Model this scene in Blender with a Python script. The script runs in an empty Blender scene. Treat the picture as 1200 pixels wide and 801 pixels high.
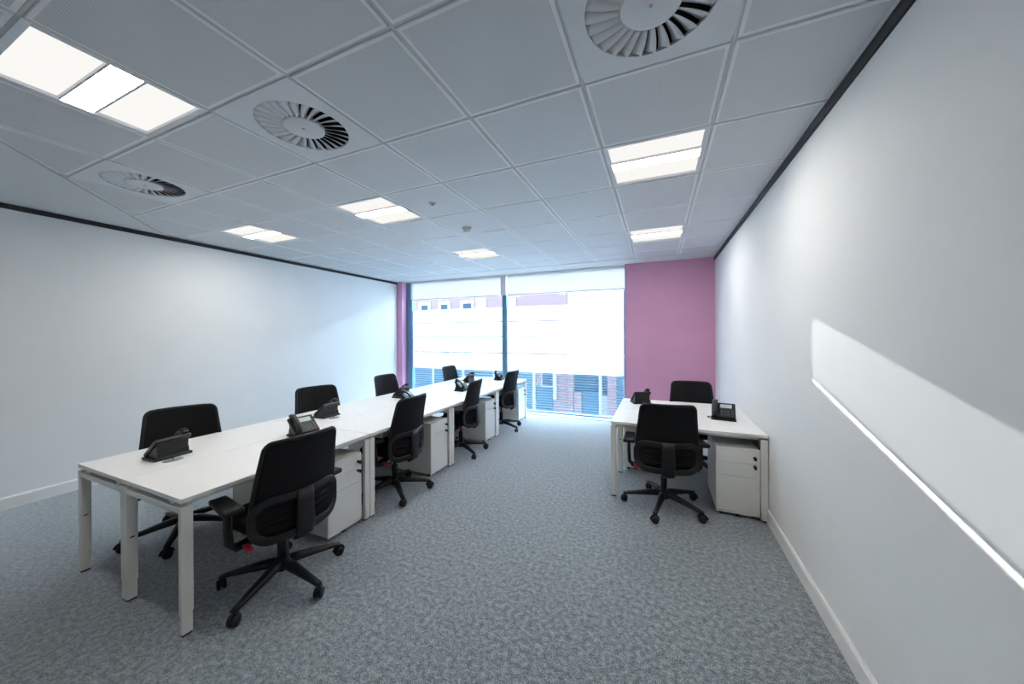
import bpy, bmesh, math, random
from mathutils import Vector, Matrix
random.seed(7)
S = bpy.context.scene
COL = S.collection
PI = math.pi

# ------------------------------------------------------------------ camera
F_PX, CY, YAW, PITCH, ROLL, CAM_H = 399.9653, 391.6664, 0.405, -0.0018, -0.0052, 1.5665
cam_d = bpy.data.cameras.new('camera')
cam_d.sensor_fit = 'HORIZONTAL'; cam_d.sensor_width = 36.0
cam_d.lens = F_PX / 1200 * 36.0
cam_d.shift_y = -(400.5 - CY) / 1200
cam_d.clip_start = 0.02; cam_d.clip_end = 200
cam = bpy.data.objects.new('camera', cam_d); COL.objects.link(cam)
_c, _s = math.cos(YAW), math.sin(YAW)
fwd = Vector((-_s*math.cos(PITCH), _c*math.cos(PITCH), math.sin(PITCH)))
rt = Vector((_c, _s, 0)); up = rt.cross(fwd)
r2 = rt*math.cos(ROLL) + up*math.sin(ROLL); u2 = up*math.cos(ROLL) - rt*math.sin(ROLL)
M = Matrix((r2, u2, -fwd)).transposed().to_4x4(); M.translation = (0, 0, CAM_H)
cam.matrix_world = M
S.camera = cam

# ------------------------------------------------------------------ light, exposure
SKY = 16.0
SUN = 30.0
LAMP = 11.5
EXPOSURE = 0.44
S.view_settings.view_transform = 'Standard'
S.view_settings.look = 'None'
S.view_settings.gamma = 1.0
S.view_settings.use_curve_mapping = False
S.view_settings.exposure = EXPOSURE
w = bpy.data.worlds.new('sky'); S.world = w; w.use_nodes = True
bg = w.node_tree.nodes['Background']
bg.inputs[0].default_value = (0.57, 0.78, 1.0, 1); bg.inputs[1].default_value = SKY
sun_d = bpy.data.lights.new('sun', 'SUN'); sun_d.energy = SUN; sun_d.angle = math.radians(0.15)
sun_d.color = (1.0, 0.97, 0.92)
sun = bpy.data.objects.new('sun', sun_d); COL.objects.link(sun)
sun.location = (-8, 20, 9)
SUN_DIR = Vector((0.3675, -1.0, -0.275)).normalized()
sun.rotation_euler = SUN_DIR.to_track_quat('-Z', 'Y').to_euler()

# ------------------------------------------------------------------ materials
def mat(name, col, rough=0.6, metal=0.0, spec=0.5, noise=0.0, nscale=40, bump=0.0, bscale=200):
    m = bpy.data.materials.new(name); m.use_nodes = True
    nt = m.node_tree; b = nt.nodes['Principled BSDF']
    b.inputs['Base Color'].default_value = (*col, 1)
    b.inputs['Roughness'].default_value = rough
    b.inputs['Metallic'].default_value = metal
    b.inputs['Specular IOR Level'].default_value = spec
    if noise or bump:
        tc = nt.nodes.new('ShaderNodeTexCoord')
    if noise:
        n = nt.nodes.new('ShaderNodeTexNoise'); n.inputs['Scale'].default_value = nscale
        n.inputs['Detail'].default_value = 3
        nt.links.new(tc.outputs['Object'], n.inputs['Vector'])
        r = nt.nodes.new('ShaderNodeValToRGB')
        r.color_ramp.elements[0].position = 0.3; r.color_ramp.elements[1].position = 0.7
        r.color_ramp.elements[0].color = (*[max(0, c*(1-noise)) for c in col], 1)
        r.color_ramp.elements[1].color = (*[min(1, c*(1+noise)) for c in col], 1)
        nt.links.new(n.outputs['Fac'], r.inputs['Fac']); nt.links.new(r.outputs['Color'], b.inputs['Base Color'])
    if bump:
        n2 = nt.nodes.new('ShaderNodeTexNoise'); n2.inputs['Scale'].default_value = bscale
        nt.links.new(tc.outputs['Object'], n2.inputs['Vector'])
        bp = nt.nodes.new('ShaderNodeBump'); bp.inputs['Strength'].default_value = bump
        bp.inputs['Distance'].default_value = 0.002
        nt.links.new(n2.outputs['Fac'], bp.inputs['Height']); nt.links.new(bp.outputs['Normal'], b.inputs['Normal'])
    return m

M_WALL = mat('white_paint', (0.80, 0.80, 0.79), 0.75, noise=0.012, nscale=3, bump=0.05, bscale=90)
M_PINK = mat('pink_paint', (0.72, 0.365, 0.55), 0.7, noise=0.02, nscale=3)
M_SKIRT = mat('white_gloss_paint', (0.80, 0.79, 0.77), 0.4, noise=0.01, nscale=5)
M_BLACKTRIM = mat('black_trim', (0.008, 0.009, 0.011), 0.5, noise=0.1)
M_PLASTERC = mat('ceiling_plaster', (0.72, 0.74, 0.74), 0.8, noise=0.01, nscale=4)
M_DESK = mat('white_laminate', (0.82, 0.80, 0.775), 0.38, noise=0.012, nscale=25)
M_DESKLEG = mat('white_coated_steel', (0.74, 0.72, 0.67), 0.42, noise=0.01, nscale=20)
M_PED = mat('white_steel_cabinet', (0.78, 0.765, 0.73), 0.45, noise=0.01, nscale=15)
M_GAP = mat('dark_gap', (0.02, 0.02, 0.02), 0.8, noise=0.1)
M_PLASTIC = mat('black_plastic', (0.0065, 0.0068, 0.008), 0.45, spec=0.35, noise=0.15, nscale=60, bump=0.1, bscale=600)
M_MESH = mat('black_mesh_fabric', (0.0055, 0.0058, 0.007), 0.85, spec=0.25, noise=0.4, nscale=350, bump=0.4, bscale=900)
M_SEAT = mat('black_seat_fabric', (0.008, 0.0085, 0.010), 0.95, spec=0.15, noise=0.3, nscale=300, bump=0.4, bscale=700)
M_RED = mat('red_tag', (0.5, 0.02, 0.05), 0.5, noise=0.05)
M_PHONE = mat('black_phone_plastic', (0.008, 0.0085, 0.0095), 0.35, spec=0.35, noise=0.1, nscale=50)
M_KEYS = mat('dark_grey_keys', (0.06, 0.063, 0.07), 0.4, noise=0.1, nscale=50)
M_LCD = mat('lcd_glass', (0.52, 0.60, 0.62), 0.15, noise=0.02)
M_FRAME = mat('blue_grey_aluminium', (0.13, 0.25, 0.36), 0.35, metal=0.2, noise=0.04, nscale=20)
M_WHITEMETAL = mat('white_coated_aluminium', (0.76, 0.78, 0.80), 0.4, noise=0.01)
M_SILVER = mat('silver_screw', (0.45, 0.46, 0.47), 0.35, metal=0.9, noise=0.05)
M_GREYPLATE = mat('grey_plastic', (0.22, 0.26, 0.29), 0.4, noise=0.05)
M_DIFF = mat('diffuser_white', (0.74, 0.76, 0.78), 0.5, noise=0.01)
M_DARKDUCT = mat('duct_black', (0.01, 0.01, 0.012), 0.9, noise=0.2)

def carpet():
    m = bpy.data.materials.new('grey_loop_carpet'); m.use_nodes = True
    nt = m.node_tree; b = nt.nodes['Principled BSDF']; L = nt.links
    tc = nt.nodes.new('ShaderNodeTexCoord')
    n1 = nt.nodes.new('ShaderNodeTexNoise'); n1.inputs['Scale'].default_value = 280; n1.inputs['Detail'].default_value = 2.5
    mp = nt.nodes.new('ShaderNodeMapping'); mp.inputs['Scale'].default_value = (1, 0.45, 1)
    L.new(tc.outputs['Object'], mp.inputs['Vector']); L.new(mp.outputs['Vector'], n1.inputs['Vector'])
    n2 = nt.nodes.new('ShaderNodeTexNoise'); n2.inputs['Scale'].default_value = 38; n2.inputs['Detail'].default_value = 3
    L.new(tc.outputs['Object'], n2.inputs['Vector'])
    mx = nt.nodes.new('ShaderNodeMath'); mx.operation = 'MULTIPLY_ADD'
    mx.inputs[1].default_value = 0.35
    L.new(n2.outputs['Fac'], mx.inputs[0]); 
    m2 = nt.nodes.new('ShaderNodeMath'); m2.operation = 'MULTIPLY'; m2.inputs[1].default_value = 0.65
    L.new(n1.outputs['Fac'], m2.inputs[0]); L.new(m2.outputs[0], mx.inputs[2])
    r = nt.nodes.new('ShaderNodeValToRGB'); e = r.color_ramp.elements
    e[0].position = 0.40; e[0].color = (0.08, 0.105, 0.115, 1)
    e[1].position = 0.61; e[1].color = (0.42, 0.45, 0.475, 1)
    k = r.color_ramp.elements.new(0.5); k.color = (0.205, 0.226, 0.243, 1)
    L.new(mx.outputs[0], r.inputs['Fac']); L.new(r.outputs['Color'], b.inputs['Base Color'])
    b.inputs['Roughness'].default_value = 0.95; b.inputs['Specular IOR Level'].default_value = 0.15
    b.inputs['Sheen Weight'].default_value = 1.0; b.inputs['Sheen Roughness'].default_value = 0.4
    bp = nt.nodes.new('ShaderNodeBump'); bp.inputs['Strength'].default_value = 0.6; bp.inputs['Distance'].default_value = 0.004
    L.new(n1.outputs['Fac'], bp.inputs['Height']); L.new(bp.outputs['Normal'], b.inputs['Normal'])
    return m
M_CARPET = carpet()

def tile_mat():
    # perforated white metal tile: fine dot grid
    m = bpy.data.materials.new('perforated_metal_tile'); m.use_nodes = True
    nt = m.node_tree; b = nt.nodes['Principled BSDF']; L = nt.links
    tc = nt.nodes.new('ShaderNodeTexCoord')
    v = nt.nodes.new('ShaderNodeTexVoronoi'); v.inputs['Scale'].default_value = 160; v.inputs['Randomness'].default_value = 0
    L.new(tc.outputs['Object'], v.inputs['Vector'])
    r = nt.nodes.new('ShaderNodeValToRGB'); e = r.color_ramp.elements
    e[0].position = 0.22; e[0].color = (0.36, 0.375, 0.39, 1)
    e[1].position = 0.34; e[1].color = (0.70, 0.72, 0.735, 1)
    L.new(v.outputs['Distance'], r.inputs['Fac']); L.new(r.outputs['Color'], b.inputs['Base Color'])
    b.inputs['Roughness'].default_value = 0.5
    return m
M_TILE = tile_mat()
M_JOINT = mat('grey_tee_bar', (0.62, 0.63, 0.64), 0.6, noise=0.02)
M_TILEEDGE = mat('tile_edge_white', (0.86, 0.87, 0.88), 0.45, noise=0.01)

def emit(name, col, strength):
    m = bpy.data.materials.new(name); m.use_nodes = True
    nt = m.node_tree; nt.nodes.remove(nt.nodes['Principled BSDF'])
    e = nt.nodes.new('ShaderNodeEmission'); e.inputs[0].default_value = (*col, 1); e.inputs[1].default_value = strength
    nt.links.new(e.outputs[0], nt.nodes['Material Output'].inputs[0]); return m
M_LENS = emit('lit_lens', (1.0, 0.98, 0.945), 0.71)
M_TUBE = emit('lit_tube_lens', (1.0, 0.965, 0.905), LAMP*5.2)

def film(name, trans_frac, col, alpha):
    # translucent film: lets light through diffusely, partly see-through
    m = bpy.data.materials.new(name); m.use_nodes = True
    nt = m.node_tree; nt.nodes.remove(nt.nodes['Principled BSDF']); L = nt.links
    t = nt.nodes.new('ShaderNodeBsdfTranslucent'); t.inputs[0].default_value = (*col, 1)
    d = nt.nodes.new('ShaderNodeBsdfDiffuse'); d.inputs[0].default_value = (*col, 1)
    tp = nt.nodes.new('ShaderNodeBsdfTransparent')
    a = nt.nodes.new('ShaderNodeMixShader'); a.inputs[0].default_value = trans_frac
    L.new(d.outputs[0], a.inputs[1]); L.new(t.outputs[0], a.inputs[2])
    c = nt.nodes.new('ShaderNodeMixShader'); c.inputs[0].default_value = alpha
    L.new(tp.outputs[0], c.inputs[1]); L.new(a.outputs[0], c.inputs[2])
    L.new(c.outputs[0], nt.nodes['Material Output'].inputs[0]); return m
M_FROST = film('frosted_film', 0.25, (0.93, 0.95, 0.97), 0.97)
M_STRIPE = film('striped_film', 0.05, (0.38, 0.56, 0.70), 0.50)
M_BLIND = film('screen_fabric', 0.05, (0.80, 0.83, 0.86), 0.935)

def glass():
    m = bpy.data.materials.new('window_glass'); m.use_nodes = True
    nt = m.node_tree; nt.nodes.remove(nt.nodes['Principled BSDF']); L = nt.links
    tp = nt.nodes.new('ShaderNodeBsdfTransparent'); tp.inputs[0].default_value = (0.90, 0.95, 0.97, 1)
    g = nt.nodes.new('ShaderNodeBsdfGlossy'); g.inputs['Roughness'].default_value = 0.01
    lw = nt.nodes.new('ShaderNodeFresnel'); lw.inputs[0].default_value = 1.45
    a = nt.nodes.new('ShaderNodeMixShader'); L.new(lw.outputs[0], a.inputs[0])
    L.new(tp.outputs[0], a.inputs[1]); L.new(g.outputs[0], a.inputs[2])
    L.new(a.outputs[0], nt.nodes['Material Output'].inputs[0]); return m
M_GLASS = glass()

def brick():
    m = bpy.data.materials.new('pink_brick'); m.use_nodes = True
    nt = m.node_tree; b = nt.nodes['Principled BSDF']; L = nt.links
    tc = nt.nodes.new('ShaderNodeTexCoord')
    mp = nt.nodes.new('ShaderNodeMapping'); mp.inputs['Rotation'].default_value = (PI/2, 0, 0)
    L.new(tc.outputs['Object'], mp.inputs['Vector'])
    br = nt.nodes.new('ShaderNodeTexBrick'); br.inputs['Scale'].default_value = 4.5
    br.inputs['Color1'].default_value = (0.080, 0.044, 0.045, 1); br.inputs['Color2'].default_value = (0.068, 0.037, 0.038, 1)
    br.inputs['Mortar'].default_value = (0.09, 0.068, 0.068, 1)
    L.new(mp.outputs['Vector'], br.inputs['Vector']); L.new(br.outputs['Color'], b.inputs['Base Color'])
    b.inputs['Roughness'].default_value = 0.9; return m
M_BRICK = brick()
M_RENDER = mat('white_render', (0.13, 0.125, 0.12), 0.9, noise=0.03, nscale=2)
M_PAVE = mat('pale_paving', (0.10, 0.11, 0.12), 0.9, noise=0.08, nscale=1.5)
M_DARKGLASS = mat('dark_window_glass', (0.010, 0.022, 0.034), 0.1, spec=0.08, noise=0.1)
M_STREETSHADE = mat('blue_street_shade', (0.020, 0.042, 0.060), 0.3, spec=0.1, noise=0.15, nscale=1.2)  # blue of street-level shade and dark openings, put into the colour
M_GREYPANEL = mat('grey_panel', (0.10, 0.11, 0.12), 0.5, noise=0.05)

# ------------------------------------------------------------------ mesh helpers
class MB:
    def __init__(s): s.bm = bmesh.new(); s.mi = 0
    def _tag(s, faces):
        for f in faces: f.material_index = s.mi
    def box(s, x0, x1, y0, y1, z0, z1, bev=0.0, seg=2, T=None):
        r = bmesh.ops.create_cube(s.bm, size=1.0)
        vs = r['verts']
        mtx = Matrix.Translation(((x0+x1)/2, (y0+y1)/2, (z0+z1)/2)) @ Matrix.Diagonal((abs(x1-x0), abs(y1-y0), abs(z1-z0), 1))
        bmesh.ops.transform(s.bm, matrix=mtx, verts=vs)
        fs = list({f for v in vs for f in v.link_faces})
        s._tag(fs)
        if bev > 0:
            es = list({e for v in vs for e in v.link_edges})
            rr = bmesh.ops.bevel(s.bm, geom=es, offset=bev, segments=seg, profile=0.5, affect='EDGES')
            s._tag(rr['faces']); vs = list({v for f in rr['faces'] for v in f.verts} | {v for v in vs if v.is_valid})
        if T is not None: bmesh.ops.transform(s.bm, matrix=T, verts=vs)
        return vs
    def tube(s, pts, rx, ry=None, upv=(0, 0, 1), n=10, sq=1.0, closed=False, cap=True):
        pts = [Vector(p) for p in pts]; N = len(pts); rings = []
        for i, p in enumerate(pts):
            if closed: t = pts[(i+1) % N] - pts[i-1]
            else: t = pts[min(i+1, N-1)] - pts[max(i-1, 0)]
            t.normalize(); U = Vector(upv)
            sd = t.cross(U)
            if sd.length < 1e-4: sd = t.cross(Vector((0, 1, 0.01)))
            sd.normalize(); nn = sd.cross(t).normalized()
            a = rx[i] if isinstance(rx, (list, tuple)) else rx
            b = a if ry is None else (ry[i] if isinstance(ry, (list, tuple)) else ry)
            ring = []
            for k in range(n):
                an = 2*PI*(k+0.5)/n; c, q = math.cos(an), math.sin(an)
                cc = math.copysign(abs(c)**sq, c); qq = math.copysign(abs(q)**sq, q)
                ring.append(s.bm.verts.new(p + sd*a*cc + nn*b*qq))
            rings.append(ring)
        fs = []
        for i in range(N if closed else N-1):
            A, B = rings[i], rings[(i+1) % N]
            for k in range(n):
                f = s.bm.faces.new((A[k], A[(k+1) % n], B[(k+1) % n], B[k])); f.smooth = True; fs.append(f)
        if cap and not closed:
            fs.append(s.bm.faces.new(rings[0][::-1])); fs.append(s.bm.faces.new(rings[-1]))
        s._tag(fs)
    def lathe(s, prof, c=(0, 0, 0), n=24, axis='z', smooth=True, arc=None):
        rings = []; c = Vector(c)
        for r, z in prof:
            ring = []
            for k in range(n):
                a = 2*PI*k/n; x, y = r*math.cos(a), r*math.sin(a)
                v = Vector((x, y, z)) if axis == 'z' else (Vector((z, x, y)) if axis == 'x' else Vector((x, z, y)))
                ring.append(s.bm.verts.new(c + v))
            rings.append(ring)
        fs = []
        for A, B in zip(rings, rings[1:]):
            for k in range(n):
                f = s.bm.faces.new((A[k], A[(k+1) % n], B[(k+1) % n], B[k])); f.smooth = smooth; fs.append(f)
        fs.append(s.bm.faces.new(rings[0][::-1])); fs.append(s.bm.faces.new(rings[-1]))
        s._tag(fs)
    def prism(s, poly, axis, a, b, T=None):
        # poly: list of 2D; axis: extrusion axis
        def P(p, q):
            return {'x': (q, p[0], p[1]), 'y': (p[0], q, p[1]), 'z': (p[0], p[1], q)}[axis]
        A = [s.bm.verts.new(P(p, a)) for p in poly]; B = [s.bm.verts.new(P(p, b)) for p in poly]
        n = len(poly); fs = [s.bm.faces.new(A[::-1]), s.bm.faces.new(B)]
        for k in range(n): fs.append(s.bm.faces.new((A[k], A[(k+1) % n], B[(k+1) % n], B[k])))
        s._tag(fs)
        if T is not None: bmesh.ops.transform(s.bm, matrix=T, verts=A+B)
        return A+B
    def quad(s, *ps):
        f = s.bm.faces.new([s.bm.verts.new(p) for p in ps]); s._tag([f]); return f
    def build(s, name, m, parent=None, loc=None, bevel=0.0, smooth_angle=None):
        bmesh.ops.recalc_face_normals(s.bm, faces=s.bm.faces[:])
        me = bpy.data.meshes.new(name); s.bm.to_mesh(me); s.bm.free()
        for q in (m if isinstance(m, (list, tuple)) else [m]): me.materials.append(q)
        o = bpy.data.objects.new(name, me); COL.objects.link(o)
        if parent is not None: o.parent = parent
        if loc is not None: o.location = loc
        if bevel:
            bv = o.modifiers.new('bevel', 'BEVEL'); bv.width = bevel; bv.segments = 2; bv.limit_method = 'ANGLE'
        return o

def thing(name, label, cat, loc=(0, 0, 0), rz=0.0, group=None):
    o = bpy.data.objects.new(name, None); COL.objects.link(o)
    o.empty_display_size = 0.1
    o.location = loc; o.rotation_euler = (0, 0, rz); o['label'] = label; o['category'] = cat
    if group: o['group'] = group
    return o
def tag(o, label, cat, group=None):
    o['label'] = label; o['category'] = cat
    if group: o['group'] = group
    return o
def structure(o): o['kind'] = 'structure'; return o
def copy_tree(o, parent=None):
    c = o.copy(); COL.objects.link(c)
    if parent is not None: c.parent = parent
    for ch in KIDS.get(o.name, list(o.children)): copy_tree(ch, c)
    return c
KIDS = {}
def remember(o):
    KIDS[o.name] = list(o.children)
    for ch in o.children: remember(ch)

# ------------------------------------------------------------------ room shell
CZ = 2.774
XR = 0.832
YF = 6.26           # inner face of the window wall
YG = 6.44           # glass plane
YB = -2.2           # wall behind the camera
XL0, XL1 = -5.36, -5.60   # left wall at YB and YF
def xl(y): return XL0 + (XL1-XL0)*(y-YB)/(YF-YB)

b = MB(); b.box(-5.8, 1.1, YB-0.2, 6.56, -0.12, 0.0)
structure(b.build('floor', M_CARPET))
b = MB(); b.box(XR, XR+0.15, YB-0.2, 6.56, -0.1, 3.0)
structure(b.build('wall_right', M_WALL))
b = MB(); b.prism([(xl(YB-0.2), YB-0.2), (xl(6.56), 6.56), (-5.75, 6.56), (-5.75, YB-0.2)], 'z', -0.1, 3.0)
structure(b.build('wall_left', M_WALL))
b = MB(); b.box(-5.75, 1.0, YB-0.15, YB, -0.1, 3.0)
structure(b.build('wall_back', M_WALL))
b = MB()
b.box(-0.535, XR, YF, 6.56, 0, CZ+0.03)
b.box(-5.75, -5.45, YF, 6.56, 0, CZ+0.03)
structure(b.build('wall_far', M_PINK))
# black shadow-gap trims under the ceiling
b = MB(); b.box(XR-0.012, XR, YB, YF, 2.722, CZ)
structure(b.build('trim_1', M_BLACKTRIM))
b = MB(); b.prism([(xl(YB), YB), (xl(YB)+0.012, YB), (xl(YF)+0.012, YF), (xl(YF), YF)], 'z', 2.728, CZ)
structure(b.build('trim_2', M_BLACKTRIM))
# skirting boards
b = MB(); b.prism([(XR, 0), (XR-0.016, 0), (XR-0.016, 0.095), (XR-0.010, 0.108), (XR, 0.108)], 'y', YB, YF)
structure(b.build('baseboard_right', M_SKIRT))
b = MB()
v = b.prism([(0, 0), (0.016, 0), (0.016, 0.1), (0.010, 0.112), (0, 0.112)], 'y', YB, YF)
for q in v: q.co.x += xl(q.co.y)
structure(b.build('baseboard_left', M_SKIRT))
b = MB(); b.box(-0.535, XR-0.016, YF-0.016, YF, 0, 0.10, 0.003)
structure(b.build('baseboard_far', M_SKIRT))

# ------------------------------------------------------------------ ceiling: bevelled metal tiles in a grid
CX = [0.293 - 0.6268*i for i in range(10)]            # column joints
ROWS = [-2.05, -1.43, -0.79, -0.17, 0.455, 1.055, 1.665, 2.285, 2.935, 3.60, 4.25, 4.885, 5.42, 5.84]
COLS = sorted(CX + [XR-0.004, -5.62])
LIGHTS = {(-2.841, 0.455): 0, (-2.841, 2.285): 1, (-4.7214, 2.285): 2, (-2.841, 4.25): 3, (-0.3338, 2.285): 4, (-0.3338, 4.25): 5}
VENTS = {(-2.2142, 1.055), (-4.0946, 1.055), (-0.3338, 1.055)}
def has(dct, x, y):
    for k in dct:
        if abs(k[0]-x) < 0.01 and abs(k[1]-y) < 0.01: return True
    return False
# diagonal edge of the plain infill panel: from (-3.733,.696) to (-5.352,2.048) and onwards
def diag_x(y): return -3.733 + (y-0.696)*(-5.352+3.733)/(2.048-0.696)
DA, DB = (diag_x(YB), YB), (xl(2.14), 2.14)
def clip(poly):
    # keep the side of the diagonal towards +x / +y
    ax, ay = -3.733, 0.696; bx, by = -5.352, 2.048
    nx, ny = (by-ay), -(bx-ax)
    f = lambda p: (p[0]-ax)*nx + (p[1]-ay)*ny
    out = []
    for i in range(len(poly)):
        p, q = poly[i], poly[(i+1) % len(poly)]; fp, fq = f(p), f(q)
        if fp >= 0: out.append(p)
        if (fp >= 0) != (fq >= 0):
            t = fp/(fp-fq); out.append((p[0]+(q[0]-p[0])*t, p[1]+(q[1]-p[1])*t))
    return out
def inset(poly, d):
    n = len(poly); out = []
    area = sum(poly[i][0]*poly[(i+1) % n][1]-poly[(i+1) % n][0]*poly[i][1] for i in range(n))
    sg = 1 if area > 0 else -1
    for i in range(n):
        p0, p1, p2 = Vector(poly[i-1]), Vector(poly[i]), Vector(poly[(i+1) % n])
        e1 = (p1-p0).normalized(); e2 = (p2-p1).normalized()
        n1 = Vector((-e1.y, e1.x))*sg; n2 = Vector((-e2.y, e2.x))*sg
        k = (n1+n2); k = k/max(0.2, k.dot(n1)) if k.length > 1e-6 else n1
        out.append(tuple(p1 + k*d))
    return out
b = MB()
bm = b.bm
for i in range(len(COLS)-1):
    for j in range(len(ROWS)-1):
        x0, x1, y0, y1 = COLS[i], COLS[i+1], ROWS[j], ROWS[j+1]
        if has(LIGHTS, x0, y0) or has(VENTS, x0, y0): continue
        poly = clip([(x0, y0), (x1, y0), (x1, y1), (x0, y1)])
        if len(poly) < 3: continue
        g = 0.0035
        P0 = inset(poly, 0.008); P1 = inset(poly, 0.011); P2 = inset(poly, 0.026)
        if min((Vector(P1[k])-Vector(P1[(k+1) % len(P1)])).length for k in range(len(P1))) < 0.0015: continue
        top = [bm.verts.new((p[0], p[1], CZ+0.004)) for p in P0]
        low = [bm.verts.new((p[0], p[1], CZ)) for p in P1]
        n = len(poly)
        mid = [bm.verts.new((p[0], p[1], CZ)) for p in P2]
        f = bm.faces.new(mid); f.material_index = 0
        for k in range(len(poly)):
            f = bm.faces.new((low[k], low[(k+1) % len(poly)], mid[(k+1) % len(poly)], mid[k])); f.material_index = 1
        for k in range(n):
            f = bm.faces.new((top[k], top[(k+1) % n], low[(k+1) % n], low[k])); f.material_index = 1
            q0 = bm.verts.new((P0[k][0], P0[k][1], CZ+0.03)); q1 = bm.verts.new((P0[(k+1) % n][0], P0[(k+1) % n][1], CZ+0.03))
            f = bm.faces.new((top[k], top[(k+1) % n], q1, q0)); f.material_index = 1
# soffit slab above the joints
b.mi = 2
b.box(-5.75, 1.0, YB-0.2, 6.56, CZ+0.075, CZ+0.2); jb = [(x0, x1, y0, y1) for x0, x1 in zip(COLS, COLS[1:]) for y0, y1 in zip(ROWS, ROWS[1:])]
b.mi = 4
for x in CX:
    b.box(x-0.006, x+0.006, YB, 5.85, CZ+0.005, CZ+0.03)
for y in ROWS[1:-1]:
    b.box(-5.6, XR-0.005, y-0.006, y+0.006, CZ+0.0055, CZ+0.03)
b.mi = 3
b.box(-5.70, XR, 5.868, 6.56, CZ, CZ+0.07)             # plain margin along the window
b.prism([(-3.733-0.01, 0.696-0.012), (-5.365, 2.05), (-5.70, 2.33), (-5.70, YB), (diag_x(YB)-0.01, YB)], 'z', CZ+0.002, CZ+0.05)
structure(b.build('ceiling', [M_TILE, M_TILEEDGE, M_GAP, M_PLASTERC, M_JOINT]))

def light_panel(label, x0, y0, x1, y1):
    g = 'square recessed ceiling lights'
    t = thing('ceiling_light', label, 'ceiling light', ((x0+x1)/2, (y0+y1)/2, CZ+0.004), 0, g)
    hx, hy = (x1-x0)/2-0.004, (y1-y0)/2-0.004; fw = 0.028
    b = MB()
    b.box(-hx, hx, -hy, -hy+fw, -0.004, 0.03, 0.002); b.box(-hx, hx, hy-fw, hy, -0.004, 0.03, 0.002)
    b.box(-hx, -hx+fw, -hy+fw, hy-fw, -0.004, 0.03, 0.002); b.box(hx-fw, hx, -hy+fw, hy-fw, -0.004, 0.03, 0.002)
    b.box(-hx, hx, -hy, hy, 0.031, 0.06)
    b.build('frame', M_WHITEMETAL, t)
    ix, iy = hx-fw, hy-fw; q = 0.055; r = 0.010
    b = MB(); b.box(-ix, ix, -iy, -q-r, 0.012, 0.028, 0.003); b.build('lens_panel', M_LENS, t)
    b = MB(); b.box(-ix, ix, q+r, iy, 0.012, 0.028, 0.003); b.build('lens_panel', M_LENS, t)
    b = MB(); b.box(-ix, ix, -q, q, 0.004, 0.028, 0.004); b.build('tube_cover', M_TUBE, t)
    b = MB(); b.box(-ix, ix, -q-r, -q, -0.001, 0.03); b.box(-ix, ix, q, q+r, -0.001, 0.03); b.build('divider', M_WHITEMETAL, t)
    return t
W6 = 0.6268
LAB = ['large bright ceiling light nearest the camera at upper left', 'square ceiling light left of centre, just beyond the middle round vent',
       'ceiling light close to the long left wall', 'small far ceiling light in front of the window blinds',
       'ceiling light nearest the right wall, in front of the round vent', 'far ceiling light just above the pink wall on the right']
for (x0, y0), k in LIGHTS.items():
    y1 = {0.455: 1.055, 2.285: 2.935, 4.25: 4.885}[y0]
    light_panel(LAB[k], x0, y0, x0+W6, y1)

def vent(label, x0, y0, x1, y1):
    t = thing('ceiling_vent', label, 'air vent', ((x0+x1)/2, (y0+y1)/2, CZ), 0, 'round swirl vents in the ceiling')
    hx, hy = (x1-x0)/2-0.004, (y1-y0)/2-0.004
    R = 0.238; Ri = 0.105; n = 48
    b = MB(); bm = b.bm
    inner = [bm.verts.new((R*math.cos(2*PI*k/n), R*math.sin(2*PI*k/n), 0)) for k in range(n)]
    innu = [bm.verts.new((R*math.cos(2*PI*k/n), R*math.sin(2*PI*k/n), 0.012)) for k in range(n)]
    def sqp(a):
        c, s_ = math.cos(a), math.sin(a); k = min(hx/max(1e-6, abs(c)), hy/max(1e-6, abs(s_))); return (c*k, s_*k)
    outer = [bm.verts.new((*sqp(2*PI*k/n), 0)) for k in range(n)]
    outu = [bm.verts.new((*sqp(2*PI*k/n), 0.02)) for k in range(n)]
    for k in range(n):
        j = (k+1) % n
        bm.faces.new((inner[k], inner[j], outer[j], outer[k])); bm.faces.new((inner[k], inner[j], innu[j], innu[k]))
        bm.faces.new((outer[k], outer[j], outu[j], outu[k]))
    b.build('face_plate', M_DIFF, t)
    b = MB(); b.lathe([(R+0.01, 0.05), (R+0.01, 0.06)], n=32); 
    b.build('duct', M_DARKDUCT, t)
    b = MB(); bm = b.bm; NB = 26
    for k in range(NB):
        a0 = 2*PI*k/NB
        cols = []
        for s_ in range(7):
            u = s_/6; r = Ri + (R-Ri)*u
            sweep = 0.06*u*u                       # curved blades
            wd = 2*PI/NB*0.84
            lo = a0 + sweep; hi = lo + wd
            cols.append([(r*math.cos(lo), r*math.sin(lo), 0.0), (r*math.cos(hi), r*math.sin(hi), 0.017)])
        vs = [[bm.verts.new(p) for p in c] for c in cols]
        for A, B in zip(vs, vs[1:]): f = bm.faces.new((A[0], A[1], B[1], B[0])); f.smooth = True
    o = b.build('swirl_vanes', M_DIFF, t)
    so = o.modifiers.new('thick', 'SOLIDIFY'); so.thickness = 0.002
    b = MB(); b.lathe([(Ri+0.004, 0.02), (Ri+0.004, 0.0), (Ri-0.006, -0.003), (0.0005, -0.003)], n=40); b.build('centre_disc', M_DIFF, t)
    b = MB(); b.lathe([(0.007, 0.0), (0.007, -0.006), (0.003, -0.008)], n=12); b.build('screw', M_SILVER, t)
VL = {-2.2142: 'round swirl vent between the nearest light and the middle of the ceiling', -4.0946: 'leftmost round swirl vent, beside the left ceiling edge panel',
      -0.3338: 'round swirl vent at the top edge, nearest the right wall'}
for (x0, y0) in sorted(VENTS): vent(VL[x0], x0, y0, x0+W6, 1.665)

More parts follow.
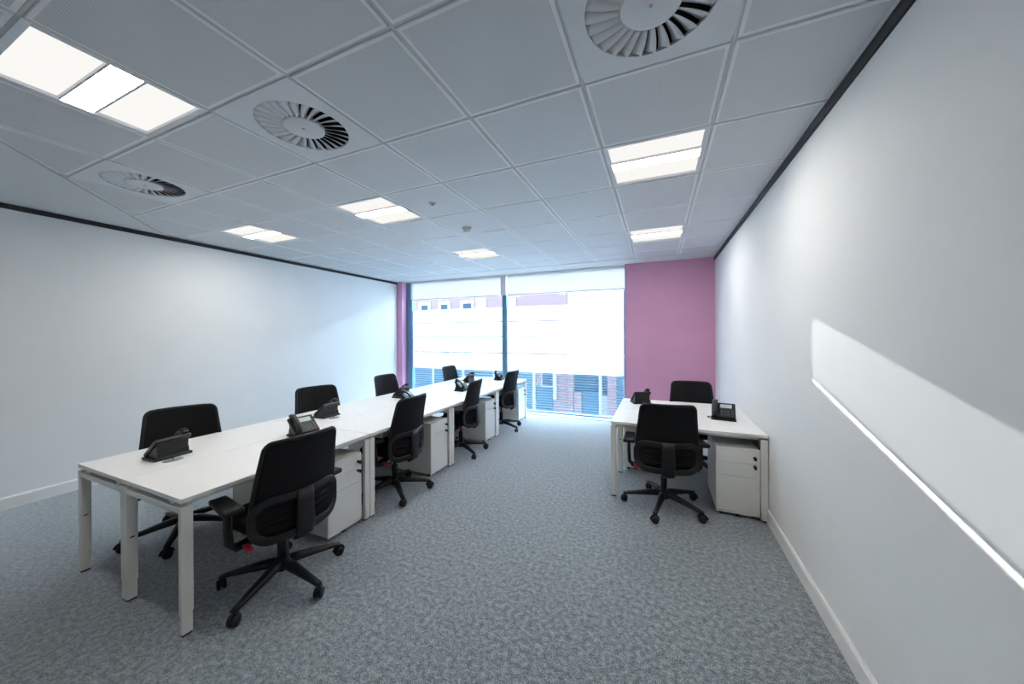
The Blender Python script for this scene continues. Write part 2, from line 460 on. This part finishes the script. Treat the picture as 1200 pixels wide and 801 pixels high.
t = thing('smoke_detector', 'small white smoke detector on the ceiling before the window', 'smoke detector', (-2.0, 3.375, CZ))
b = MB(); b.lathe([(0.055, 0.0), (0.055, -0.012), (0.048, -0.018), (0.02, -0.018)], n=28); b.build('base', M_WHITEMETAL, t)
b = MB(); b.lathe([(0.036, -0.018), (0.036, -0.042), (0.028, -0.05), (0.004, -0.052)], n=28); b.build('chamber', M_DIFF, t)
b = MB(); b.lathe([(0.0365, -0.025), (0.037, -0.028), (0.0365, -0.031)], n=28); b.build('slot_ring', M_DIFF, t)
t = thing('ceiling_sensor', 'tiny flush sensor in a ceiling tile, nearer than the smoke detector', 'sensor', (-1.914, 2.618, CZ))
b = MB(); b.lathe([(0.034, 0.0), (0.034, -0.004), (0.024, -0.006), (0.001, -0.006)], n=24); b.build('bezel', M_WHITEMETAL, t)
b = MB(); b.lathe([(0.016, -0.006), (0.014, -0.014), (0.006, -0.018), (0.001, -0.018)], n=20); b.build('lens', M_GREYPLATE, t)

# ------------------------------------------------------------------ windows
WX0, WX1 = -5.45, -0.535
MX0, MX1 = -2.965, -2.865       # mullion
ZT = 2.774
def wz(z): return CAM_H + (z-CAM_H)*YG/YF
BANDS = [wz(2.117), wz(1.814), wz(1.514), wz(1.176), wz(0.812)]
def window(name, x0, x1, fl, fr):
    b = MB(); d0, d1 = YG-0.035, YG+0.06
    b.box(x0, x0+fl, d0, d1, 0, ZT); b.box(x1-fr, x1, d0, d1, 0, ZT)
    b.box(x0+fl, x1-fr, d0, d1, 0, 0.035); b.box(x0+fl, x1-fr, d0, d1, ZT-0.03, ZT)
    o = structure(b.build(name, M_FRAME, bevel=0.003))
    a, c = x0+fl, x1-fr
    b = MB(); b.quad((a, YG+0.01, 0.03), (c, YG+0.01, 0.03), (c, YG+0.01, ZT-0.05), (a, YG+0.01, ZT-0.05)); b.build('pane', M_GLASS, o)
    b = MB()
    for hi, lo in zip(BANDS, BANDS[1:]):
        last = lo == BANDS[-1]
        z1, z0 = hi-0.012, lo+(0 if last else 0.012)
        b.quad((a, YG, z0), (c, YG, z0), (c, YG, z1), (a, YG, z1))
    b.build('frosted_film', M_FROST, o)
    b = MB(); z = 0.055
    while z < BANDS[-1]-0.03:
        b.quad((a, YG, z), (c, YG, z), (c, YG, z+0.027), (a, YG, z+0.027)); z += 0.0495
    b.build('striped_film', M_STRIPE, o)
window('window_1', WX0, (MX0+MX1)/2, 0.17, 0.05)
window('window_2', (MX0+MX1)/2, WX1, 0.05, 0.03)
# window sill strip at floor level
b = MB(); b.box(WX0, WX1, YF, YG-0.036, 0, 0.012)
structure(b.build('trim_3', M_WHITEMETAL))

def blind(label, x0, x1):
    t = thing('roller_blind', label, 'roller blind', ((x0+x1)/2, YG-0.06, 2.355), 0, 'roller blinds at the top of the window')
    h = (x1-x0)/2; T = ZT-2.355
    b = MB(); b.box(-h, h, -0.035, 0.015, T-0.028, T-0.002, 0.006); b.build('headrail', M_WHITEMETAL, t)
    b = MB(); b.quad((-h+0.01, 0, 0.012), (h-0.01, 0, 0.012), (h-0.01, 0, T-0.02), (-h+0.01, 0, T-0.02)); b.build('fabric', M_BLIND, t)
    b = MB(); b.tube([(-h+0.01, 0, 0.008), (h-0.01, 0, 0.008)], 0.006, 0.010, n=10, sq=0.6); b.build('bottom_bar', M_WHITEMETAL, t)
blind('left half-lowered roller blind, partly in shade', -5.30, MX0-0.02)
blind('right half-lowered roller blind, brightly backlit', MX1+0.02, -0.545)
b = MB(); b.box(MX0-0.012, MX1+0.012, YG-0.095, YG-0.036, 2.36, ZT, 0.004)
structure(b.build('trim_4', M_WHITEMETAL))

# ------------------------------------------------------------------ outside
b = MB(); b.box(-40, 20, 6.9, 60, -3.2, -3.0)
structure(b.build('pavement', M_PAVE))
BY = 18.0
def facade_building(name, label, x0, x1, ztop, m, depth=8.0):
    t = thing(name, label, 'building', ((x0+x1)/2, BY, -3.0))
    h = (x1-x0)/2-0.015
    b = MB(); b.box(-h, h, 0, depth, 0, ztop+3.0); b.build('wall', m, t)
    b = MB(); b.box(-h, h, -0.06, 0.25, ztop+3.0-0.002, ztop+3.03); b.build('coping', M_RENDER, t)
    return t, (x0+x1)/2
def bwin(t, cx, x0, x1, z0, z1, fw=0.10, glassm=None, frame=None):
    b = MB(); a, c = x0-cx, x1-cx; z0 += 3.0; z1 += 3.0
    b.box(a-fw, c+fw, -0.05, 0.0, z0-fw, z0); b.box(a-fw, c+fw, -0.05, 0, z1, z1+fw)
    b.box(a-fw, a, -0.05, 0, z0, z1); b.box(c, c+fw, -0.05, 0, z0, z1)
    o = b.build('window', frame or M_RENDER, t)
    b = MB(); b.box(a, c, -0.02, -0.003, z0, z1); b.build('pane', glassm or M_DARKGLASS, o)
RZ = 2.345 + 0.275*(BY-YG) - 0.03
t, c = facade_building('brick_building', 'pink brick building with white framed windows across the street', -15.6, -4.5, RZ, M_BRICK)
for a, d in ((-14.05, -13.55), (-12.55, -12.05), (-10.95, -10.35)): bwin(t, c, a, d, 2.75, 3.42, 0.2)
bwin(t, c, -9.95, -9.45, 2.7, 3.6, 0.09, M_GREYPANEL, M_FRAME); bwin(t, c, -7.9, -7.6, 2.7, 3.42, 0.16, M_GREYPANEL)
for a in (-14.05, -12.55, -10.95): bwin(t, c, a, a+0.6, -0.2, 1.1, 0.14)

def panel(t, c, name, x0, x1, z0, z1, m, d=0.06):
    b = MB(); b.box(x0-c, x1-c, -d, -0.002, z0+3, z1+3, 0.008); b.build(name, m, t)
panel(t, c, 'opening_shade_panel', -15.5, -8.0, -2.95, -0.35, M_STREETSHADE, 0.05)  # flat blue panels paint the street-level shade on the lower front
panel(t, c, 'opening_shade_panel', -7.9, -6.5, -2.95, -0.35, M_STREETSHADE, 0.05)
panel(t, c, 'opening_shade_panel', -6.25, -5.3, -2.95, -1.35, M_STREETSHADE, 0.05)
for x in (-13.2, -11.0, -8.9): panel(t, c, 'white_post', x, x+0.16, -2.95, -0.35, M_RENDER, 0.12)
panel(t, c, 'white_post', -6.46, -6.28, -2.95, -0.35, M_RENDER, 0.12); panel(t, c, 'white_post', -5.27, -5.06, -2.0, -0.35, M_RENDER, 0.12)
bwin(t, c, -5.9, -5.3, -1.3, -0.5, 0.05)
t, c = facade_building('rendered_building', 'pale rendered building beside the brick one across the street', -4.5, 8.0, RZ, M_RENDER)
panel(t, c, 'opening_shade_panel', -4.1, -2.85, -1.5, -0.2, M_DARKGLASS, 0.04); panel(t, c, 'opening_shade_panel', -3.7, -2.85, -2.95, -1.5, M_STREETSHADE, 0.04)  # dark opening, with painted blue shade carried on below it
panel(t, c, 'opening_shade_panel', -2.65, -2.42, -1.6, -0.2, M_DARKGLASS, 0.04); panel(t, c, 'opening_shade_panel', -1.94, -1.62, -2.95, -0.2, M_STREETSHADE, 0.04)
panel(t, c, 'white_post', -2.83, -2.67, -2.95, -0.2, M_RENDER, 0.12)
bwin(t, c, -3.6, -3.2, 2.7, 3.45, 0.12, M_GREYPANEL); bwin(t, c, -1.6, -0.7, 2.7, 3.5, 0.12, M_GREYPANEL)
for x0, x1, z0, z1 in ((-4.48, -4.15, -2.9, -0.2), (-2.40, -1.97, -2.9, -0.2), (-4.1, -3.72, -2.9, -1.52)):
    b = MB(); b.box(x0-c, x1-c, -0.12, -0.003, z0+3, z1+3); b.build('brick_pier', M_BRICK, t)
t, c = facade_building('shade_building', 'unseen taller grey rendered building added to shade the left blind', -30, -15.6, 12.0, M_RENDER)  # out-of-view block, added to throw shade on the left blind

# ------------------------------------------------------------------ bench desks
TOPZ = 0.72
def make_desk():
    L, D = 1.254, 1.276
    t = thing('bench_desk', 'x', 'desk', (0, 0, 0), 0, 'two-person white bench desks')
    hl = L/2
    for s in (-1, 1):
        b = MB(); y0, y1 = (0.003, D/2) if s > 0 else (-D/2, -0.003)
        b.box(-hl+0.001, hl-0.001, y0, y1, TOPZ-0.025, TOPZ, 0.002)
        d = b.build('desktop', M_DESK, t)
        gx, gy = GX*s, 0.135*s
        b = MB(); b.lathe([(0.040, 0), (0.040, 0.003), (0.030, 0.0045), (0.001, 0.0045)], n=24)
        for q in b.bm.verts: q.co.x *= 1.35
        g = b.build('cable_port', M_GREYPLATE, d, loc=(gx, gy, TOPZ)); g['label'] = 'grey oval cable port'
        b = MB(); b.tube([(0.0, 0, 0.003), (0.01, 0.02*s, 0.012), (0.02, 0.05*s, 0.006), (0.02, 0.09*s, 0.005)], 0.003, n=6)
        g = b.build('phone_lead', M_PHONE, d, loc=(gx, gy, TOPZ)); g['label'] = 'black lead'
    for e in (-1, 1):
        b = MB(); x1 = e*hl; x0 = e*(hl-0.052)
        x0, x1 = min(x0, x1), max(x0, x1)
        b.box(x0+0.002, x1-0.002, -D/2+0.03, D/2-0.03, 0.638, 0.670, 0.003)
        for yy in (-D/2+0.12, -0.1, 0.1, D/2-0.12): b.box(x0+0.012, x1-0.012, yy-0.025, yy+0.025, 0.668, 0.697)
        b.build('end_beam', M_DESKLEG, t)
        for y, wy in ((-D/2+0.016, 0.030), (0.0, 0.07), (D/2-0.016, 0.030)):
            b = MB(); b.box(x0, x1, y-wy/2, y+wy/2, 0.115, 0.678, 0.004)
            # slot hole on the inner face
            lg = b.build('leg', M_DESKLEG, t)
            b = MB(); b.box(x0+0.003, x1-0.003, y-wy/2+0.003, y+wy/2-0.003, 0.010, 0.118, 0.003); b.build('foot_extension', M_DESKLEG, lg)
            b = MB(); b.box(x0+0.006, x1-0.006, y-wy/2+0.006, y+wy/2-0.006, 0.0, 0.012); b.build('glide', M_GAP, lg)
            if y <= 0.0:
                b = MB(); xi = (x0+x1)/2
                b.box(xi-0.010, xi+0.010, y+wy/2-0.002, y+wy/2+0.0015, 0.372, 0.380, 0.001); b.build('screw_slot', M_GAP, lg)
            if y >= 0.0:
                b = MB(); xi = (x0+x1)/2
                b.box(xi-0.010, xi+0.010, y-wy/2-0.0015, y-wy/2+0.002, 0.372, 0.380, 0.001); b.build('screw_slot', M_GAP, lg)
    for y in (-D/2+0.10, -0.05, 0.05, D/2-0.10):
        b = MB(); b.box(-hl+0.05, hl-0.05, y-0.015, y+0.015, 0.655, 0.695, 0.002); b.build('long_rail', M_DESKLEG, t)
    return t
GX = -0.345
desk = make_desk(); remember(desk)
UN = [0.94, 2.198, 3.455, 4.712, 5.967]
DXC = -2.905
DL = ['nearest white bench desk, its open end legs facing the camera', 'second white bench desk from the camera in the long row',
      'third white bench desk in the long row', 'last white bench desk in the long row, beside the window']
for k in range(4):
    o = desk if k == 0 else copy_tree(desk)
    o.location = (DXC, (UN[k]+UN[k+1])/2, 0); o.rotation_euler = (0, 0, PI/2); o['label'] = DL[k]
o = copy_tree(desk); o.location = (0.2, 4.037, 0); o.rotation_euler = (0, 0, 0)
o['label'] = 'separate white bench desk against the right wall'

# ------------------------------------------------------------------ pedestals
def make_ped():
    t = thing('drawer_pedestal', 'x', 'drawer unit', (0, 0, 0), 0, 'white three-drawer pedestals under the desks')
    W, D, H = 0.158, 0.55, 0.588
    b = MB()
    b.box(-W, W, 0.016, D, 0.035, H-0.012, 0.002)
    b.box(-W, W, 0.0, D, H-0.014, H, 0.002)
    b.box(-W, -W+0.006, 0.002, 0.02, 0.035, H-0.01); b.box(W-0.022, W, 0.002, 0.02, 0.035, H-0.01)
    b.box(-W, W, 0.002, 0.018, 0.030, 0.046)
    b.build('body', M_PED, t)
    for z0, z1 in ((0.050, 0.350), (0.353, 0.465), (0.468, H-0.016)):
        b = MB(); b.box(-W+0.0075, W-0.0235, 0.0, 0.018, z0, z1, 0.002); d = b.build('drawer', M_PED, t)
    def lock(z, parent):
        b = MB(); b.lathe([(0.012, 0.0), (0.012, -0.006), (0.009, -0.008), (0.001, -0.008)], c=(W-0.036, 0, z), n=16, axis='y')
        b.box(W-0.040, W-0.033, -0.026, -0.006, z-0.008, z+0.008, 0.002)
        b.box(W-0.046, W-0.026, -0.032, -0.024, z-0.016, z+0.014, 0.004)
        b.build('lock', M_PLASTIC, parent)
    lock(0.520, t); lock(0.447, t)
    for x in (-W+0.04, 0.0, W-0.04):
        for y in ((0.03,) if x == 0 else (0.05, D-0.05)):
            b = MB(); b.lathe([(0.018, -0.012), (0.018, 0.012)], c=(x, y, 0.018), n=16, axis='x')
            b.box(x-0.015, x+0.015, y-0.012, y+0.012, 0.018, 0.037); b.build('castor', M_PLASTIC, t)
    return t
ped = make_ped(); remember(ped)
first = [True]
def place_ped(x, y, rz, label):
    o = ped if first[0] else copy_tree(ped); first[0] = False
    o.location = (x, y, 0); o.rotation_euler = (0, 0, rz); o['label'] = label
PLB = ['drawer pedestal on the aisle side of the nearest bench desk', 'drawer pedestal on the aisle side of the second bench desk',
       'drawer pedestal on the aisle side of the third bench desk', 'drawer pedestal at the window end of the aisle side']
for k, y in enumerate((1.962, 3.225, 4.50, 5.76)):
    place_ped(-2.283, y, PI/2, PLB[k])
LLB = ['drawer pedestal under the left-wall side of the nearest desk', 'drawer pedestal under the left-wall side of the second desk']
for k, y in enumerate((1.985, 3.24)):
    place_ped(-3.53, y, -PI/2, LLB[k])
place_ped(0.612, 3.405, 0, 'drawer pedestal under the right-wall desk, drawers facing the camera')
place_ped(-0.205, 4.665, PI, 'drawer pedestal under the right-wall desk, seen from its back')

# ------------------------------------------------------------------ office chairs (local +Y = the way the sitter faces)
ZB, ZTP = 0.405, 0.962
def back_y(z):
    t = (z-ZB)/(ZTP-ZB)
    return -0.205 - 0.012*math.sin(t*PI)*-1.0 - 0.075*max(0, t-0.15)**1.25
def half_w(z):
    t = (z-ZB)/(ZTP-ZB)
    w_ = 0.226 + 0.020*math.sin(min(1, t/0.35)*PI/2) - 0.036*max(0, (t-0.35)/0.65)
    for d, r in ((ZTP-z, 0.042), (z-ZB, 0.06)):
        if d < r: w_ -= r - math.sqrt(max(0, r*r-(r-d)**2))
    return w_
def back_pt(u, z, off=0.0):
    x = u*half_w(z); return (x, back_y(z) + 0.045*(x/0.22)**2 + off, z)
def make_chair():
    t = thing('office_chair', 'x', 'office chair', (0, 0, 0), 0, 'black mesh office chairs')
    # five-star base
    b = MB(); b.lathe([(0.030, 0.075), (0.046, 0.085), (0.046, 0.135), (0.034, 0.155), (0.028, 0.155)], n=24)
    for k in range(5):
        a = 2*PI*k/5; c, s = math.cos(a), math.sin(a)
        pts = [(c*r, s*r, z) for r, z in ((0.03, 0.122), (0.10, 0.118), (0.20, 0.103), (0.30, 0.086), (0.345, 0.078))]
        b.tube(pts, [0.030, 0.030, 0.025, 0.020, 0.018], [0.026, 0.025, 0.019, 0.014, 0.011], n=12, sq=0.7)
    base = b.build('star_base', M_PLASTIC, t)
    for k in range(5):
        a = 2*PI*k/5 ; c, s = math.cos(a)*0.34, math.sin(a)*0.34
        b = MB()
        for q in (-1, 1): b.lathe([(0.018, q*0.007), (0.029, q*0.008), (0.030, q*0.013), (0.028, q*0.022), (0.008, q*0.023)], c=(0, 0, 0.030), n=20, axis='x')
        b.lathe([(0.010, -0.008), (0.010, 0.008)], c=(0, 0, 0.030), n=10, axis='x')
        pts = [(0, 0.031*math.cos(x), 0.030+0.033*math.sin(x)) for x in [PI*(0.05+0.12*j) for j in range(9)]]
        b.tube(pts, 0.0125, 0.005, upv=(1, 0, 0), n=8, sq=0.6)
        b.tube([(0, 0, 0.055), (0, 0, 0.085)], 0.009, n=10)
        ca = b.build('castor', M_PLASTIC, base, loc=(c, s, 0)); ca.rotation_euler = (0, 0, a + 0.5 + k*1.1)
    b = MB(); b.lathe([(0.028, 0.13), (0.028, 0.27), (0.022, 0.275), (0.0145, 0.276), (0.0145, 0.385)], n=20); b.build('gas_column', M_PLASTIC, t)
    b = MB(); b.box(-0.085, 0.085, -0.12, 0.11, 0.365, 0.415, 0.018, 3); b.box(-0.045, 0.045, -0.22, -0.08, 0.362, 0.402, 0.012)
    mech = b.build('tilt_mechanism', M_PLASTIC, t)
    b = MB(); b.tube([(0.05, 0.04, 0.385), (0.20, 0.05, 0.385), (0.245, 0.055, 0.38)], [0.006, 0.006, 0.013], 0.006, n=8); b.build('lever', M_PLASTIC, mech)
    # seat
    b = MB(); bm = b.bm; n = 56
    def ring(sc, z, dz=0.0):
        r = []
        for k in range(n):
            a = 2*PI*k/n; c, s = math.cos(a), math.sin(a)
            x = 0.245*sc*math.copysign(abs(c)**0.5, c); y = 0.035 + 0.245*sc*math.copysign(abs(s)**0.5, s)
            zz = z - 0.022*max(0, (y-0.12)/0.16)**2 + 0.012*(x/0.245)**2
            r.append(bm.verts.new((x, y, zz)))
        return r
    R = [ring(0.86, 0.412), ring(0.97, 0.422), ring(1.0, 0.445), ring(0.99, 0.468), ring(0.94, 0.484), ring(0.8, 0.490), ring(0.45, 0.488), ring(0.08, 0.487)]
    for A, B in zip(R, R[1:]):
        for k in range(n): f = bm.faces.new((A[k], A[(k+1) % n], B[(k+1) % n], B[k])); f.smooth = True
    bm.faces.new(R[0][::-1]); f = bm.faces.new(R[-1]); f.smooth = True
    b.build('seat', M_SEAT, t)
    # backrest: mesh panel (solid, thin) + rim
    zs = [ZB + (ZTP-ZB)*x for x in (0, .004, .012, .03, .055, .085, .12, .18, .26, .34, .42, .5, .58, .66, .74, .82, .88, .91, .94, .965, .985, .995, 1)]
    us = [-1, -.9, -.75, -.5, -.25, 0, .25, .5, .75, .9, 1]
    b = MB(); bm = b.bm
    F = [[bm.verts.new(back_pt(u, z, 0.006)) for u in us] for z in zs]
    G = [[bm.verts.new(back_pt(u, z, -0.006)) for u in us] for z in zs]
    nz, nu = len(zs), len(us)
    for i in range(nz-1):
        for j in range(nu-1):
            for Q in (F, G): f = bm.faces.new((Q[i][j], Q[i][j+1], Q[i+1][j+1], Q[i+1][j])); f.smooth = True
        for j in (0, nu-1): bm.faces.new((F[i][j], F[i+1][j], G[i+1][j], G[i][j]))
    for i in (0, nz-1):
        for j in range(nu-1): bm.faces.new((F[i][j], F[i][j+1], G[i][j+1], G[i][j]))
    b.build('mesh_back', M_MESH, t)
    b = MB()
    rim = [back_pt(1, z) for z in zs[1:-1]] + [back_pt(u, ZTP) for u in (0.8, 0.3, -0.3, -0.8)] + [back_pt(-1, z) for z in zs[1:-1][::-1]] + [back_pt(u, ZB) for u in (-0.8, -0.3, 0.3, 0.8)]
    b.tube(rim, 0.012, 0.010, upv=(0, 1, 0), n=8, closed=True); b.build('back_frame', M_PLASTIC, t)
    # lumbar shell: rounded ring behind the lower back, and its spine
    b = MB()
    def shell(x, z, o=-0.034): return (x, back_y(z) + 0.055*(x/0.22)**2 + o + 0.012*(abs(x)/0.24)**2, z)
    loop = []
    hx, z0, z1, r = 0.245, 0.400, 0.622, 0.080
    for cx, cz, a0 in ((hx-r, z1-r, 0), (-hx+r, z1-r, PI/2), (-hx+r, z0+r, PI), (hx-r, z0+r, 1.5*PI)):
        for k in range(7):
            a = a0 + PI/2*k/6; loop.append((cx+r*math.cos(a), cz+r*math.sin(a)))
    dense = []
    for i in range(len(loop)):
        p, q = loop[i], loop[(i+1) % len(loop)]; dense.append(p)
        if math.hypot(q[0]-p[0], q[1]-p[1]) > 0.05:
            m_ = max(2, int(math.hypot(q[0]-p[0], q[1]-p[1])/0.04))
            dense += [(p[0]+(q[0]-p[0])*k/m_, p[1]+(q[1]-p[1])*k/m_) for k in range(1, m_)]
    b.tube([shell(x, z) for x, z in dense], 0.024, 0.007, upv=(0, 1, 0), n=10, sq=0.7, closed=True)
    b.build('lumbar_support', M_PLASTIC, t)
    b = MB()
    b.tube([(0, back_y(0.62)-0.038, 0.640), (0, back_y(0.58)-0.042, 0.57), (0, back_y(0.5)-0.045, 0.50), (0, back_y(0.45)-0.042, 0.42), (0, -0.225, 0.37), (0, -0.19, 0.345)],
           [0.050, 0.050, 0.052, 0.056, 0.055, 0.045], [0.008, 0.011, 0.014, 0.018, 0.022, 0.016], upv=(0, 1, 0.2), n=12, sq=0.5)
    b.build('back_spine', M_PLASTIC, t)
    for i in range(3):
        z = 0.455 + i*0.045
        b = MB(); b.tube([shell(x, z, -0.018) for x in (-0.19, -0.1, 0, 0.1, 0.19)], 0.011, 0.003, upv=(0, 1, 0), n=6, sq=0.6); b.build('lumbar_slat', M_MESH, t)
    for s in (-1, 1):
        b = MB()
        b.tube([(0.08*s, -0.01, 0.392), (0.20*s, -0.02, 0.365), (0.268*s, -0.02, 0.365), (0.294*s, -0.02, 0.395), (0.299*s, -0.02, 0.48), (0.299*s, -0.02, 0.59)],
               [0.016, 0.016, 0.018, 0.016, 0.014, 0.013], [0.034, 0.036, 0.036, 0.036, 0.034, 0.030], upv=(0, 1, 0), n=10, sq=0.6)
        ar = b.build('armrest', M_PLASTIC, t)
        b = MB(); vs = b.box(-0.050, 0.050, -0.13, 0.14, 0.0, 0.034, 0.012, 3)
        for q in vs:
            if q.co.y > 0.06: q.co.x *= 0.86
        p = b.build('arm_pad', M_PLASTIC, ar, loc=(0.290*s, 0.02, 0.582)); p.rotation_euler = (0, 0, 0.12*s)
    b = MB(); b.box(-0.017, 0.017, -0.032, 0.032, -0.014, 0.0, 0.004)
    o = b.build('seat_tag', M_RED, t, loc=(-0.245, -0.12, 0.388)); o['label'] = 'red tag under the seat'; o.rotation_euler = (0.25, 0.25, 0)
    return t
chair = make_chair(); remember(chair)
CH = []
def place_chair(x, y, face, label, basea=0.0):
    # face: heading of the sitter, radians from +Y counter-clockwise; basea: world angle of one base arm
    o = chair if not CH else copy_tree(chair)
    CH.append(o)
    o.location = (x, y, 0); o.rotation_euler = (0, 0, face); o['label'] = label
    for ch in o.children:
        if ch.name.startswith('star_base'): ch.rotation_euler = (0, 0, basea - face)
    return o
R_ = math.radians
place_chair(-2.21, 1.42, R_(90-4), 'black mesh office chair nearest the camera, seen from behind at the aisle', R_(-1))
place_chair(-2.42, 2.66, R_(90+2), 'black office chair at the aisle side of the second desk', R_(-36))
place_chair(-2.42, 3.90, R_(90+7), 'black office chair at the aisle side of the third desk', R_(-30))
place_chair(-2.40, 5.13, R_(90-3), 'black office chair at the aisle side of the last desk, by the window', R_(-20))
place_chair(-3.45, 1.465, R_(-90-18), 'black office chair behind the nearest desk, between it and the left wall', R_(-40))
place_chair(-3.42, 2.68, R_(-90-14), 'black office chair beyond the second desk, along the left wall', R_(10))
place_chair(-3.50, 3.91, R_(-90+2), 'black office chair beyond the third desk, along the left wall', R_(20))
place_chair(-3.38, 5.40, R_(-90+1), 'black office chair beyond the last desk, against the window', R_(30))
place_chair(0.04, 3.376, R_(8), 'black office chair in front of the right-wall desk, back to camera', R_(41.5))
place_chair(0.38, 4.50, R_(180+4), 'black office chair behind the right-wall desk, before the pink wall', R_(10))

# ------------------------------------------------------------------ desk phones (local -Y = towards the user)
def make_phone():
    t = thing('desk_phone', 'x', 'desk phone', (0, 0, TOPZ), 0, 'black desk phones on the desks')
    A = R_(40); T = Matrix.Translation((0, -0.068, 0.024)) @ Matrix.Rotation(A, 4, 'X')
    b = MB(); b.box(-0.105, 0.105, -0.085, 0.075, 0.0, 0.018, 0.007, 3)
    b.prism([(-0.045, 0.015), (0.066, 0.015), (0.060, 0.055), (0.052, 0.060), (0.058, 0.118), (0.045, 0.122)], 'x', -0.088, 0.088)
    b.build('stand', M_PHONE, t)
    b = MB(); b.box(-0.100, 0.100, 0.0, 0.178, -0.012, 0.014, 0.008, 3, T=T)
    body = b.build('body', M_PHONE, t)
    b = MB(); b.box(-0.028, 0.070, 0.112, 0.156, 0.012, 0.0165, 0.002, 2, T=T); b.build('screen', M_LCD, body)
    b = MB()
    for r in range(4):
        for c in range(3):
            x, y = -0.024+c*0.027, 0.018+r*0.0165
            b.box(x, x+0.021, y, y+0.011, 0.012, 0.0175, 0.002, 1, T=T)
    for c in range(4): b.box(-0.028+c*0.025, -0.028+c*0.025+0.020, 0.096, 0.105, 0.012, 0.017, 0.002, 1, T=T)
    b.build('keypad', M_KEYS, body)
    b = MB()
    for r in range(5): b.box(0.064, 0.084, 0.014+r*0.0165, 0.025+r*0.0165, 0.012, 0.017, 0.002, 1, T=T)
    b.build('side_keys', M_KEYS, body)
    # handset
    b = MB()
    pts = [(-0.070, 0.004, 0.030), (-0.070, 0.020, 0.044), (-0.070, 0.055, 0.056), (-0.070, 0.095, 0.060), (-0.070, 0.135, 0.056), (-0.070, 0.170, 0.046), (-0.070, 0.188, 0.032)]
    pts = [tuple(T @ Vector(p)) for p in pts]
    b.tube(pts, [0.022, 0.024, 0.020, 0.018, 0.020, 0.025, 0.022], [0.010, 0.012, 0.010, 0.009, 0.010, 0.013, 0.010], upv=(0, -0.6, 0.8), n=12, sq=0.7)
    for yy in (0.022, 0.168):
        b.box(-0.090, -0.050, yy-0.020, yy+0.020, 0.014, 0.046, 0.008, 2, T=T)
    b.build('handset', M_PHONE, t)
    b = MB(); pts = []
    for k in range(90):
        u = k/89; a = k*0.95
        px = -0.075 - 0.055*math.sin(u*PI); py = -0.085 + 0.085*u
        pts.append((px+0.006*math.cos(a), py, 0.010+0.006*math.sin(a)+0.006))
    b.tube(pts, 0.0022, n=5); b.build('coiled_cord', M_PHONE, t)
    return t
phone = make_phone(); remember(phone)
pf = [True]
def place_phone(x, y, rz, label):
    o = phone if pf[0] else copy_tree(phone); pf[0] = False
    o.location = (x, y, TOPZ); o.rotation_euler = (0, 0, rz); o['label'] = label
# user on the left wall side (faces +X): local -Y -> world -X
UL, UR = -PI/2, PI/2
place_phone(-3.17, 1.25, UL+R_(4), 'black desk phone seen from behind on the nearest desk')
place_phone(-3.17, 2.50, UL+R_(4), 'black desk phone seen from behind on the second desk')
place_phone(-3.20, 3.66, UL+R_(2), 'black desk phone seen from behind on the third desk')
place_phone(-3.06, 5.20, UL-R_(6), 'black desk phone seen from behind on the last desk')
place_phone(-2.78, 1.97, UR-R_(8), 'black desk phone with pale screen just above the nearest chair back')
place_phone(-2.80, 3.33, UR+R_(12), 'black desk phone half hidden behind the second aisle chair')
place_phone(-2.72, 4.42, UR-R_(2), 'black desk phone facing the third aisle chair')
place_phone(-2.72, 5.72, UR+R_(8), 'black desk phone beside the window on the last desk')
place_phone(0.585, 3.90, R_(-8), 'black desk phone facing the camera on the right-wall desk')
place_phone(-0.20, 4.42, R_(180+22), 'black desk phone at the far left of the right-wall desk')
